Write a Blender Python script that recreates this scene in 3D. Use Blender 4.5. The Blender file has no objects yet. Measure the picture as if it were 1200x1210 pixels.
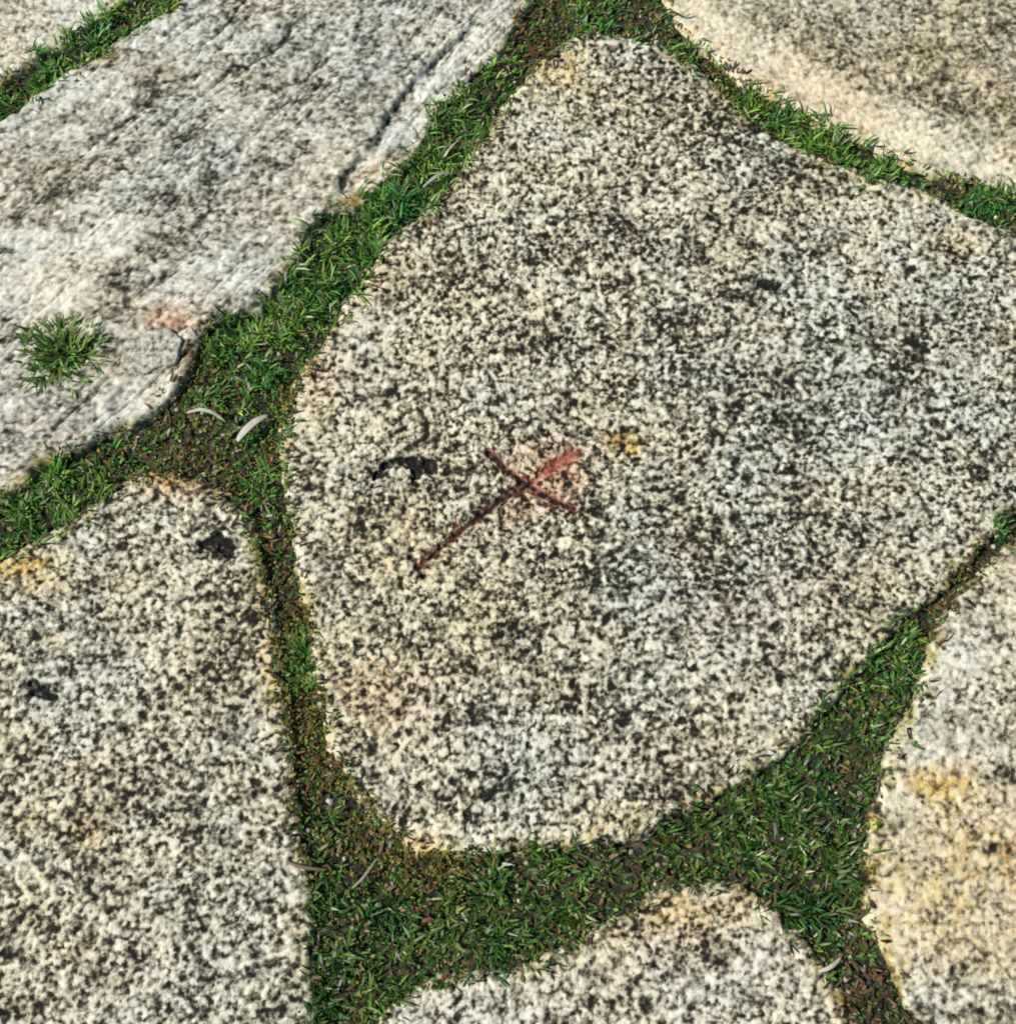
import bpy, math
import numpy as np

# ------------------------------------------------------------------ camera, sky, sun, exposure
sc = bpy.context.scene
DIST, TILT, LENS, SENSOR = 1.40, math.radians(18), 50.0, 36.0
cd = bpy.data.cameras.new("camera"); cam = bpy.data.objects.new("camera", cd)
sc.collection.objects.link(cam); sc.camera = cam
cam.location = (0, -DIST * math.sin(TILT), DIST * math.cos(TILT))
cam.rotation_euler = (TILT, 0, 0)
cd.lens = LENS; cd.sensor_width = SENSOR; cd.clip_start = 0.05; cd.clip_end = 200

SUN_EL, SUN_AZ = math.radians(46), math.radians(186)      # azimuth counter-clockwise from +x
world = bpy.data.worlds.new("World"); sc.world = world; world.use_nodes = True
wn = world.node_tree; wn.nodes.clear()
wo = wn.nodes.new("ShaderNodeOutputWorld"); bg = wn.nodes.new("ShaderNodeBackground")
sky = wn.nodes.new("ShaderNodeTexSky"); sky.sky_type = 'NISHITA'; sky.sun_disc = False
sky.sun_elevation = SUN_EL; sky.sun_rotation = math.pi / 2 - SUN_AZ
wn.links.new(sky.outputs[0], bg.inputs[0]); bg.inputs[1].default_value = 0.06
wn.links.new(bg.outputs[0], wo.inputs[0])
sl = bpy.data.lights.new("sun", 'SUN'); sl.energy = 4.7; sl.angle = math.radians(0.5); sl.color = (1, .96, .895)
so = bpy.data.objects.new("sun", sl); sc.collection.objects.link(so)
from mathutils import Vector
sv = Vector((math.cos(SUN_AZ) * math.cos(SUN_EL), math.sin(SUN_AZ) * math.cos(SUN_EL), math.sin(SUN_EL)))
so.rotation_euler = sv.to_track_quat('Z', 'Y').to_euler(); so.location = sv * 5
sc.view_settings.view_transform = 'Standard'; sc.view_settings.look = 'None'
sc.view_settings.exposure = 0.0; sc.view_settings.gamma = 1.0; sc.view_settings.use_curve_mapping = False
sc.cycles.filter_width = 1.9

# ------------------------------------------------------------------ plan coordinates
# outlines were measured on the photograph (1200 x 1210); g() lays them out on the ground plane once
CT, ST = math.cos(TILT), math.sin(TILT)
K = SENSOR / LENS / 1210.0
def g(px, py, z=0.0):
    px = np.asarray(px, float); py = np.asarray(py, float)
    u = (px - 600) * K; v = (605 - py) * K
    dy = v * CT + ST; dz = v * ST - CT
    t = (z - DIST * CT) / dz
    return u * t, -DIST * ST + dy * t
def plan(X, Y):
    """ground point -> plan (photo) coordinates of the outlines"""
    rx, ry, rz = X, Y + DIST * ST, -DIST * CT
    up = ry * CT + rz * ST; fw = ry * ST - rz * CT
    return 600 + rx / fw / K, 605 - up / fw / K
MM = 0.001
PX = DIST * K            # about one photo pixel in metres

# ------------------------------------------------------------------ noise
def _hash(ix, iy, seed):
    h = (ix.astype(np.int64) * 374761393 + iy.astype(np.int64) * 668265263 + seed * 974711) & 0xffffffff
    h = ((h ^ (h >> 13)) * 1274126177) & 0xffffffff
    return (h ^ (h >> 16)) & 0xffffffff
def perlin(x, y, seed=0):
    x = np.asarray(x, float); y = np.asarray(y, float)
    ix = np.floor(x); iy = np.floor(y); fx = x - ix; fy = y - iy
    ix = ix.astype(np.int64); iy = iy.astype(np.int64)
    def gr(dx, dy):
        a = _hash(ix + dx, iy + dy, seed) * (2 * math.pi / 4294967296.0)
        return np.cos(a) * (fx - dx) + np.sin(a) * (fy - dy)
    sx = fx * fx * fx * (fx * (fx * 6 - 15) + 10); sy = fy * fy * fy * (fy * (fy * 6 - 15) + 10)
    a = gr(0, 0); b = gr(1, 0); c = gr(0, 1); d = gr(1, 1)
    return ((a + (b - a) * sx) + ((c + (d - c) * sx) - (a + (b - a) * sx)) * sy) * 1.5
def fbm(x, y, wl, seed=0, octv=3, rough=.5):
    r = 0; amp = 1; tot = 0; f = 1.0 / wl
    for o in range(octv):
        r = r + amp * perlin(x * f + 17.3 * o, y * f - 9.1 * o, seed * 31 + o); tot += amp
        amp *= rough; f *= 2.03
    return r / tot
def smooth(e0, e1, x):
    t = np.clip((x - e0) / (e1 - e0), 0, 1); return t * t * (3 - 2 * t)
rng = np.random.default_rng(7)

# ------------------------------------------------------------------ outlines (plan coordinates)
OUT = {
 'A': [(-420,-420),(300,-420),(230,-120),(175,-30),(150,0),(130,14),(95,36),(60,58),(30,78),(0,96),(-60,130),(-160,190),(-420,330)],
 'B': [(-420,470),(-200,280),(-60,184),(0,146),(40,113),(90,82),(150,42),(215,0),(300,-70),(450,-330),(560,-420),(760,-330),(720,-160),(660,-50),
       (625,2),(600,45),(575,78),(545,104),(515,132),(495,166),(470,200),(440,228),(405,245),(375,262),(358,292),(338,332),(308,362),
       (268,380),(240,394),(228,425),(205,462),(180,488),(130,514),(90,534),(50,556),(10,588),(-40,622),(-150,690),(-420,760)],
 'D': [(690,40),(740,44),(790,56),(830,86),(870,122),(920,162),(980,188),(1040,207),(1100,226),(1150,256),(1200,277),(1330,320),(1520,400),(1440,470),
       (1330,520),(1240,575),(1195,606),(1165,640),(1130,676),(1105,700),(1062,738),(1015,790),(965,850),(915,897),(860,932),(800,962),
       (755,988),(700,1000),(620,1009),(560,1010),(490,1010),(430,952),(392,880),(372,800),(357,700),(345,620),(333,560),(330,522),(337,480),
       (360,434),(392,386),(414,348),(445,300),(492,258),(542,198),(592,130),(632,82),(660,56)],
 'E': [(770,-420),(768,-200),(776,-60),(788,2),(806,38),(837,63),(875,94),(925,122),(975,149),(1035,179),(1086,202),(1118,213),(1160,214),(1200,226),
       (1330,266),(1560,330),(1620,-420)],
 'F': [(1620,440),(1480,500),(1340,560),(1240,614),(1205,638),(1174,663),(1142,694),(1120,722),(1104,760),(1092,800),(1080,840),(1056,880),(1040,930),(1028,990),
       (1022,1040),(1026,1080),(1042,1120),(1060,1160),(1080,1210),(1110,1330),(1120,1560),(1620,1560)],
 'G': [(430,1560),(420,1330),(448,1215),(475,1178),(520,1156),(580,1146),(640,1135),(680,1110),(720,1090),(757,1065),(790,1046),(830,1040),(880,1050),(920,1076),
       (950,1112),(978,1150),(1000,1182),(1012,1212),(1035,1330),(1040,1560)],
 'C': [(-420,850),(-150,730),(0,660),(40,640),(100,602),(140,572),(180,552),(222,560),(262,580),(290,604),(306,650),(320,700),(330,760),(338,820),(345,880),
       (352,950),(360,1010),(366,1060),(370,1120),(372,1210),(366,1330),(360,1560),(-420,1560)],
}
def spline(pts, n=6):
    p = np.array(pts, float); out = []
    N = len(p)
    for i in range(N):
        a, b, c, d = p[i - 1], p[i], p[(i + 1) % N], p[(i + 2) % N]
        for k in range(n):
            t = k / n
            out.append(0.5 * ((2 * b) + (c - a) * t + (2 * a - 5 * b + 4 * c - d) * t * t + (3 * b - a - 3 * c + d) * t ** 3))
    return np.array(out)
def gpoly(pts):
    s = spline(pts, 4); x, y = g(s[:, 0], s[:, 1]); return np.stack([x, y], 1)
POLY = {k: gpoly(v) for k, v in OUT.items()}
def sdf(X, Y, poly):
    """signed distance, positive inside, metres"""
    sh = X.shape; x = X.ravel(); y = Y.ravel()
    best = np.full(x.shape, 1e9); inside = np.zeros(x.shape, bool)
    n = len(poly)
    for i in range(n):
        ax, ay = poly[i]; bx, by = poly[(i + 1) % n]
        dx, dy = bx - ax, by - ay; L = dx * dx + dy * dy + 1e-15
        t = np.clip(((x - ax) * dx + (y - ay) * dy) / L, 0, 1)
        q = (x - ax - t * dx) ** 2 + (y - ay - t * dy) ** 2
        np.minimum(best, q, out=best)
        if ay != by:
            c = ((ay > y) != (by > y)) & (x < (bx - ax) * (y - ay) / (by - ay) + ax)
            inside ^= c
    d = np.sqrt(best)
    return np.where(inside, d, -d).reshape(sh)
def line_dist(U, V, pts):
    """distance (plan units) to a polyline and the position 0..1 along it"""
    best = np.full(U.shape, 1e9); pos = np.zeros(U.shape); n = len(pts) - 1
    for i in range(n):
        ax, ay = pts[i]; bx, by = pts[i + 1]; dx, dy = bx - ax, by - ay
        t = np.clip(((U - ax) * dx + (V - ay) * dy) / (dx * dx + dy * dy), 0, 1)
        d = np.hypot(U - ax - t * dx, V - ay - t * dy)
        m = d < best; best = np.where(m, d, best); pos = np.where(m, (i + t) / n, pos)
    return best, pos
def blob(U, V, b):
    x, y, rx, ry, ang, amt = b
    a = math.radians(ang); c, s = math.cos(a), math.sin(a)
    du = (U - x) * c - (V - y) * s; dv = (U - x) * s + (V - y) * c
    return amt * np.exp(-((du / rx) ** 2 + (dv / ry) ** 2))

# ------------------------------------------------------------------ node helpers and materials
def mat(name):
    m = bpy.data.materials.new(name); m.use_nodes = True; nt = m.node_tree; nt.nodes.clear()
    o = nt.nodes.new("ShaderNodeOutputMaterial"); p = nt.nodes.new("ShaderNodeBsdfPrincipled")
    nt.links.new(p.outputs[0], o.inputs[0]); return m, nt, p
def N(nt, t, **kw):
    n = nt.nodes.new(t)
    for k, v in kw.items():
        if k.startswith('i_'): n.inputs[k[2:].replace('_', ' ')].default_value = v
        else: setattr(n, k, v)
    return n
def put(nt, sock, v):
    if isinstance(v, (int, float)): sock.default_value = v
    elif isinstance(v, tuple): sock.default_value = (*v, 1) if len(v) == 3 else v
    else: nt.links.new(v, sock)
def M(nt, op, a, b=0.0, c=0.0, clamp=False):
    n = N(nt, "ShaderNodeMath", operation=op, use_clamp=clamp)
    for i, v in enumerate((a, b, c)): put(nt, n.inputs[i], v)
    return n.outputs[0]
def mixc(nt, f, a, b, mode='MIX'):
    n = N(nt, "ShaderNodeMix", data_type='RGBA', blend_type=mode)
    put(nt, n.inputs[0], f); put(nt, n.inputs[6], a); put(nt, n.inputs[7], b); return n.outputs[2]
def ramp(nt, f, stops):
    r = N(nt, "ShaderNodeValToRGB"); cr = r.color_ramp
    while len(cr.elements) < len(stops): cr.elements.new(0.5)
    for e, (p, c) in zip(cr.elements, stops):
        e.position = p; e.color = (*c, 1)
    put(nt, r.inputs[0], f); return r.outputs[0]
def attr(nt, name):
    return N(nt, "ShaderNodeAttribute", attribute_name=name).outputs['Fac']
def noise(nt, vec, scale, detail=2, rough=.5, dist=0):
    n = N(nt, "ShaderNodeTexNoise"); n.inputs['Scale'].default_value = scale; n.inputs['Detail'].default_value = detail
    n.inputs['Roughness'].default_value = rough; n.inputs['Distortion'].default_value = dist
    nt.links.new(vec, n.inputs['Vector']); return n.outputs[0]

def granite(name, seed, grain=1.0, bias=0.0, contrast=1.0, warm=0.0, stretch=None, tone=None):
    m, nt, p = mat(name)
    tc = N(nt, "ShaderNodeTexCoord"); mp = N(nt, "ShaderNodeMapping")
    mp.inputs['Location'].default_value = (seed * 3.17, seed * 1.31, seed * .7)
    if stretch: mp.inputs['Rotation'].default_value = (0, 0, stretch[0]); mp.inputs['Scale'].default_value = (stretch[1], 1, 1)
    nt.links.new(tc.outputs['Object'], mp.inputs[0]); vec = mp.outputs[0]
    nf = noise(nt, vec, 222 * grain, 2.0, .5, .3); ng = noise(nt, vec, 105 * grain, 2.5, .55, .3)
    sel = M(nt, 'MULTIPLY', M(nt, 'SUBTRACT', noise(nt, vec, 28, 2, .6), .43), 5.0, clamp=True)
    n1 = M(nt, 'ADD', M(nt, 'MULTIPLY', nf, M(nt, 'SUBTRACT', 1.0, sel)), M(nt, 'MULTIPLY', ng, sel))
    vo = N(nt, "ShaderNodeTexVoronoi"); vo.inputs['Scale'].default_value = 215 * grain; nt.links.new(vec, vo.inputs['Vector'])
    sp = N(nt, "ShaderNodeSeparateColor"); nt.links.new(vo.outputs['Color'], sp.inputs[0])
    big = noise(nt, vec, 16, 3, .6)
    mid = noise(nt, vec, 55, 2, .5)
    v = M(nt, 'MULTIPLY_ADD', M(nt, 'SUBTRACT', n1, .5), 1.25 * contrast, .5)
    v = M(nt, 'MULTIPLY_ADD', attr(nt, 'grain'), .62 * contrast, v)
    v = M(nt, 'MULTIPLY_ADD', M(nt, 'SUBTRACT', sp.outputs[0], .5), .16 * contrast, v)
    v = M(nt, 'MULTIPLY_ADD', M(nt, 'SUBTRACT', big, .5), .62 * min(1, contrast), v)
    v = M(nt, 'MULTIPLY_ADD', M(nt, 'SUBTRACT', mid, .5), .50 * min(1, contrast), v)
    v = M(nt, 'ADD', v, bias + .075)
    v = M(nt, 'MULTIPLY_ADD', attr(nt, 'pale'), .30, v)
    v = M(nt, 'MULTIPLY_ADD', attr(nt, 'dark'), -.34, v)
    col = ramp(nt, v, [(.12, (.012, .011, .008)), (.28, (.047, .044, .032)), (.42, (.158, .150, .110)), (.55, (.345, .330, .255)), (.70, (.555, .535, .425)), (.92, (.77, .75, .645))])
    # mineral tints: warm feldspar and cool quartz patches
    hue = noise(nt, vec, 9, 3, .6)
    col = mixc(nt, 1.0, col, ramp(nt, M(nt, 'ADD', hue, warm), [(.36, (.95, .99, 1.03)), (.50, (1, 1, .97)), (.66, (1.03, .97, .86))]), 'MULTIPLY')
    col = mixc(nt, attr(nt, 'cool'), col, mixc(nt, 1.0, col, (.90, .955, 1.03), 'MULTIPLY'))
    if tone: col = mixc(nt, 1.0, col, tone, 'MULTIPLY')
    fl = noise(nt, vec, 120, 2, .5)
    och = M(nt, 'MULTIPLY', attr(nt, 'ochre'), M(nt, 'MULTIPLY_ADD', fl, 2.4, -.55), clamp=True)
    col = mixc(nt, och, col, mixc(nt, 1.0, col, (1.0, .74, .34), 'MULTIPLY'))
    pk = M(nt, 'MULTIPLY', attr(nt, 'pink'), M(nt, 'MULTIPLY_ADD', fl, 2.0, -.25), clamp=True)
    col = mixc(nt, pk, col, mixc(nt, 1.0, col, (1.06, .74, .64), 'MULTIPLY'))
    gr = M(nt, 'MULTIPLY', attr(nt, 'algae'), M(nt, 'MULTIPLY_ADD', fl, 2.6, -.6), clamp=True)
    col = mixc(nt, gr, col, mixc(nt, 1.0, col, (.56, .54, .25), 'MULTIPLY'))
    pt = M(nt, 'MULTIPLY', attr(nt, 'paint'), M(nt, 'MULTIPLY_ADD', fl, 1.6, .05), clamp=True)
    col = mixc(nt, pt, col, mixc(nt, .75, col, (.29, .062, .030)))
    bl = M(nt, 'MULTIPLY_ADD', M(nt, 'SUBTRACT', n1, .5), 1.5, attr(nt, 'black'))
    bl = M(nt, 'MULTIPLY_ADD', attr(nt, 'grain'), -.25, bl)
    bl = M(nt, 'MULTIPLY', M(nt, 'SUBTRACT', bl, .28), 2.0, clamp=True)
    col = mixc(nt, bl, col, ramp(nt, nf, [(.42, (.003, .003, .003)), (.68, (.022, .021, .019))]))
    nt.links.new(col, p.inputs['Base Color'])
    p.inputs['Roughness'].default_value = .85; p.inputs['Specular IOR Level'].default_value = .22
    bn = noise(nt, vec, 420 * grain, 2, .6)
    bp = N(nt, "ShaderNodeBump"); bp.inputs['Strength'].default_value = .4; bp.inputs['Distance'].default_value = .0012
    nt.links.new(M(nt, 'MULTIPLY_ADD', n1, 1.6, bn), bp.inputs['Height']); nt.links.new(bp.outputs[0], p.inputs['Normal'])
    return m

def leafmat(name, trans=.35, rough=.55):
    m, nt, p = mat(name); out = nt.nodes['Material Output']
    a = N(nt, "ShaderNodeAttribute", attribute_name='tint')
    nt.links.new(a.outputs['Color'], p.inputs['Base Color']); p.inputs['Roughness'].default_value = rough
    p.inputs['Specular IOR Level'].default_value = .4
    t = N(nt, "ShaderNodeBsdfTranslucent"); nt.links.new(a.outputs['Color'], t.inputs[0])
    mx = N(nt, "ShaderNodeMixShader"); mx.inputs[0].default_value = trans
    nt.links.new(p.outputs[0], mx.inputs[1]); nt.links.new(t.outputs[0], mx.inputs[2]); nt.links.new(mx.outputs[0], out.inputs[0])
    return m
LEAF = leafmat('leaf'); STRAW = leafmat('dry_straw', .2, .6)

def soil_mat():
    m, nt, p = mat('soil'); tc = N(nt, "ShaderNodeTexCoord"); vec = tc.outputs['Object']
    n1 = noise(nt, vec, 150, 3, .6); n2 = noise(nt, vec, 30, 3, .6)
    c = ramp(nt, n1, [(.36, (.008, .007, .005)), (.5, (.028, .022, .013)), (.62, (.07, .053, .03)), (.74, (.20, .17, .12))])
    gcol = ramp(nt, n1, [(.38, (.007, .012, .004)), (.52, (.02, .036, .009)), (.66, (.07, .10, .03))])
    c = mixc(nt, M(nt, 'MULTIPLY', M(nt, 'SUBTRACT', n2, .38), 4.0, clamp=True), c, gcol)
    nt.links.new(c, p.inputs['Base Color']); p.inputs['Roughness'].default_value = .95
    bp = N(nt, "ShaderNodeBump"); bp.inputs['Strength'].default_value = .8; bp.inputs['Distance'].default_value = .003
    nt.links.new(noise(nt, vec, 260, 3, .6), bp.inputs['Height']); nt.links.new(bp.outputs[0], p.inputs['Normal'])
    return m
def pebble_mat():
    m, nt, p = mat('pebble'); a = N(nt, "ShaderNodeAttribute", attribute_name='tint')
    tc = N(nt, "ShaderNodeTexCoord")
    c = mixc(nt, .6, a.outputs['Color'], ramp(nt, noise(nt, tc.outputs['Object'], 300, 2), [(.35, (.4, .4, .4)), (.65, (1, 1, 1))]), 'MULTIPLY')
    nt.links.new(c, p.inputs['Base Color']); p.inputs['Roughness'].default_value = .85; return m

# ------------------------------------------------------------------ object helpers
col_ = sc.collection
def link(name, me, parent=None, label=None, cat=None, kind=None, group=None):
    o = bpy.data.objects.new(name, me); col_.objects.link(o)
    if parent: o.parent = parent
    for k, v in (('label', label), ('category', cat), ('kind', kind), ('group', group)):
        if v: o[k] = v
    return o
def mesh_np(name, verts, faces, material, fattr=None, tint=None, smoothf=True):
    """verts (n,3); faces (m,k) int array, or a list of such arrays"""
    if not isinstance(faces, list): faces = [faces]
    me = bpy.data.meshes.new(name); verts = np.ascontiguousarray(verts, np.float32)
    me.vertices.add(len(verts)); me.vertices.foreach_set('co', verts.ravel())
    loops = np.concatenate([f.ravel() for f in faces]).astype(np.int32)
    tot = np.concatenate([np.full(len(f), f.shape[1], np.int32) for f in faces])
    start = np.concatenate([[0], np.cumsum(tot)[:-1]]).astype(np.int32)
    me.loops.add(len(loops)); me.loops.foreach_set('vertex_index', loops)
    me.polygons.add(len(tot)); me.polygons.foreach_set('loop_start', start); me.polygons.foreach_set('loop_total', tot)
    me.polygons.foreach_set('use_smooth', np.full(len(tot), smoothf))
    for k, v in (fattr or {}).items():
        a = me.attributes.new(k, 'FLOAT', 'POINT'); a.data.foreach_set('value', np.ascontiguousarray(v, np.float32).ravel())
    if tint is not None:
        a = me.attributes.new('tint', 'FLOAT_COLOR', 'POINT')
        t = np.ones((len(verts), 4), np.float32); t[:, :3] = tint; a.data.foreach_set('color', t.ravel())
    me.materials.append(material); me.update(calc_edges=True); me.validate(); return me

# ------------------------------------------------------------------ joint map: distance to the nearest stone on a coarse raster
RX0, RX1, RY0, RY1, RS = -1.15, 1.15, -1.05, 1.2, 0.0035
rx = np.arange(RX0, RX1, RS); ry = np.arange(RY0, RY1, RS)
RXX, RYY = np.meshgrid(rx, ry)
EDGE = np.full(RXX.shape, -1e9)
for k in POLY: EDGE = np.maximum(EDGE, sdf(RXX, RYY, POLY[k]))
def edge_at(x, y):
    fx = np.clip((x - RX0) / RS, 0, len(rx) - 1.01); fy = np.clip((y - RY0) / RS, 0, len(ry) - 1.01)
    i = fx.astype(int); j = fy.astype(int); a = fx - i; b = fy - j
    return (EDGE[j, i] * (1 - a) + EDGE[j, i + 1] * a) * (1 - b) + (EDGE[j + 1, i] * (1 - a) + EDGE[j + 1, i + 1] * a) * b

# ------------------------------------------------------------------ the ground: soil bed, one sheet out to the horizon, finer near the stones
def axis(lo, hi, step, far, growth=1.16, smax=1e9):
    a = list(np.arange(lo, hi, step)); s = step
    up = [a[-1]]
    while up[-1] < far: s = min(s * growth, smax); up.append(up[-1] + s)
    s = step; dn = [a[0]]
    while dn[-1] > -far: s = min(s * growth, smax); dn.append(dn[-1] - s)
    return np.array(dn[:0:-1] + a + up[1:])
SOIL = -0.0095
def soil_z(x, y):
    w = smooth(1.5, .9, np.hypot(x, y))
    return SOIL + w * (3.5 * MM * fbm(x, y, .05, 3, 3) + 1.6 * MM * fbm(x, y, .011, 4, 2))
ax = axis(-.62, .62, .004, 60); ay = axis(-.62, .72, .004, 60)
GX, GY = np.meshgrid(ax, ay); GZ = soil_z(GX, GY)
nx, ny = len(ax), len(ay)
idx = np.arange(nx * ny).reshape(ny, nx)
gf = np.stack([idx[:-1, :-1], idx[:-1, 1:], idx[1:, 1:], idx[1:, :-1]], -1).reshape(-1, 4)
pavement = link('pavement', mesh_np('pavement', np.stack([GX, GY, GZ], -1).reshape(-1, 3), gf, soil_mat()), kind='structure',
                label='rough granite slab paving with mossy soil joints')

# ------------------------------------------------------------------ paving stones: rough dressed granite, rounded edges, real relief
cx0, cy0 = g(0, 1210); cx1, cy1 = g(1200, 0); xl, _ = g(0, 0)
sx = axis(xl - .01, -xl + .01, .0015, 1.3, 1.12, .008); sy = axis(cy0 - .01, cy1 + .01, .0015, 1.3, 1.12, .008)
def finer(a, lo, hi):
    m = (a[:-1] > lo) & (a[1:] < hi); return np.sort(np.concatenate([a, .5 * (a[:-1] + a[1:])[m]]))
sx = finer(sx, float(g(472, 600)[0]), float(g(695, 600)[0])); sy = finer(sy, float(g(600, 690)[1]), float(g(600, 522)[1]))
def rot(x, y, a): return x * math.cos(a) + y * math.sin(a), -x * math.sin(a) + y * math.cos(a)
def stone(key, name, label, material, z0=0.0, tilt=(0, 0), r=.011, rough=(3.0, 1.6, .8), seed=1, feats=None, subs=()):
    P = POLY[key]; pad = .02
    ix = np.where((sx > P[:, 0].min() - pad) & (sx < P[:, 0].max() + pad))[0]
    iy = np.where((sy > P[:, 1].min() - pad) & (sy < P[:, 1].max() + pad))[0]
    X, Y = np.meshgrid(sx[ix], sy[iy]); U, V = plan(X, Y)
    s = sdf(X, Y, P)
    s = s + 3.0 * MM + 4.0 * MM * fbm(X, Y, .05, seed + 50, 3) + 3.4 * MM * fbm(X, Y, .014, seed + 51, 2)
    chip = smooth(.12, .5, fbm(X, Y, .045, seed + 52, 2)); s = s - 5.5 * MM * chip + 3.0 * MM * np.abs(fbm(X, Y, .025, seed + 53, 2))
    c = P.mean(0)
    rr = r * (1 + .45 * fbm(X, Y, .12, seed + 60, 2))
    q = np.clip(rr - s, 0, None); qi = np.minimum(q, rr)
    drop = rr - np.sqrt(np.maximum(rr * rr - qi * qi, 0)) + np.clip(-s, 0, None) * 5.0
    z = z0 + tilt[0] * (X - c[0]) + tilt[1] * (Y - c[1])
    z = z + rough[0] * MM * fbm(X, Y, .16, seed, 3) + rough[1] * MM * fbm(X, Y, .03, seed + 1, 3)
    wx = X + 2.5 * MM * fbm(X, Y, .012, seed + 5, 2); wy = Y + 2.5 * MM * fbm(X, Y, .012, seed + 6, 2)
    gA = .75 * fbm(wx, wy, .0053, seed + 2, 2, .5) + .35 * fbm(wx, wy, .010, seed + 7, 1); gB = fbm(wx, wy, .006, seed + 3, 2, .5)
    z = z + rough[2] * MM * (1.0 * gA + .9 * gB)
    pit = fbm(X, Y, .014, seed + 4, 2); z = z - 1.6 * MM * smooth(.28, .6, pit)
    z = z - drop
    A = {k: np.zeros(X.shape) for k in ('pale', 'dark', 'ochre', 'pink', 'algae', 'black', 'paint', 'cool')}
    A['grain'] = gA * smooth(420, 0, np.maximum.reduce([-60 - U, U - 1260, -60 - V, V - 1270, 0 * U]))
    # weathered rims: bare pale arris, algae stain where the soil touches
    wob = fbm(X, Y, .03, seed + 9, 3)
    pt1 = smooth(-.05, .35, fbm(X, Y, .07, seed + 11, 2)); pt2 = smooth(-.05, .35, fbm(X, Y, .06, seed + 12, 2)); pt3 = smooth(-.1, .3, fbm(X, Y, .05, seed + 13, 2))
    A['pale'] += .28 * pt1 * smooth(.030, .006, s + .014 * wob)
    A['ochre'] += .60 * pt2 * smooth(.03, .0, s + .022 * wob)
    A['dark'] += .50 * pt3 * smooth(.022, .0, s + .018 * wob)
    A['algae'] += .95 * smooth(.016, -.004, s + .018 * wob)
    A['black'] += .45 * pt3 * smooth(.008, -.004, s + .012 * wob)
    M_ = {}
    if feats: z, M_ = feats(X, Y, U, V, s, z, A, seed)
    keep = s > -.010
    z = np.where(keep, z, z)
    fk = keep[:-1, :-1] & keep[:-1, 1:] & keep[1:, 1:] & keep[1:, :-1]
    ny_, nx_ = X.shape; idx = np.arange(nx_ * ny_).reshape(ny_, nx_)
    F = np.stack([idx[:-1, :-1], idx[:-1, 1:], idx[1:, 1:], idx[1:, :-1]], -1)
    Vt = np.stack([X - c[0], Y - c[1], z], -1).reshape(-1, 3)
    def cut(sel, nm):
        f = F[sel]; used = np.zeros(len(Vt), bool); used[f.ravel()] = True
        mp = np.cumsum(used) - 1
        vv = Vt[used]; ff = [mp[f]]
        at = {k: v.ravel()[used] for k, v in A.items()}
        if nm == 'paving_stone':        # skirt down into the bed
            e = np.concatenate([f[:, [0, 1]], f[:, [1, 2]], f[:, [2, 3]], f[:, [3, 0]]]); key_ = e[:, 0] * (len(Vt) + 1) + e[:, 1]
            rk = e[:, 1] * (len(Vt) + 1) + e[:, 0]
            b = e[~np.isin(key_, rk)]
            low = Vt[b, 2].max(1) < z0 - .01
            b = mp[b[low]]
            n0 = len(vv); dn = vv.copy(); dn[:, 2] = -.10
            ub = np.unique(b); m2 = np.full(n0, -1); m2[ub] = n0 + np.arange(len(ub))
            vv = np.concatenate([vv, dn[ub]]); at = {k: np.concatenate([v, v[ub]]) for k, v in at.items()}
            ff.append(np.stack([b[:, 1], b[:, 0], m2[b[:, 0]], m2[b[:, 1]]], 1))
        return mesh_np(nm, vv, ff, material, at)
    left = fk.copy(); made = []
    for sub_key, sub_name, sub_label in subs:
        mk = M_[sub_key]; q4 = mk[:-1, :-1] & mk[:-1, 1:] & mk[1:, 1:] & mk[1:, :-1] & left
        left &= ~q4; made.append((sub_name, sub_label, cut(q4, sub_name)))
    o = link(name, cut(left, 'paving_stone'), pavement, label); o.location = (c[0], c[1], 0)
    for nm, lb, me in made: link(nm, me, o, lb)
    return o

def pit(z, A, U, V, spec, depth, M_, key, X, Y, seed):
    b = sum(blob(U, V, s_) for s_ in spec); b = b * (1 + .9 * fbm(X, Y, .010, seed + 77, 3, .7))
    z = z - depth * MM * smooth(.25, .9, b); A['black'] += .85 * smooth(.12, .75, b); M_[key] = b > .3
    return z

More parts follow.
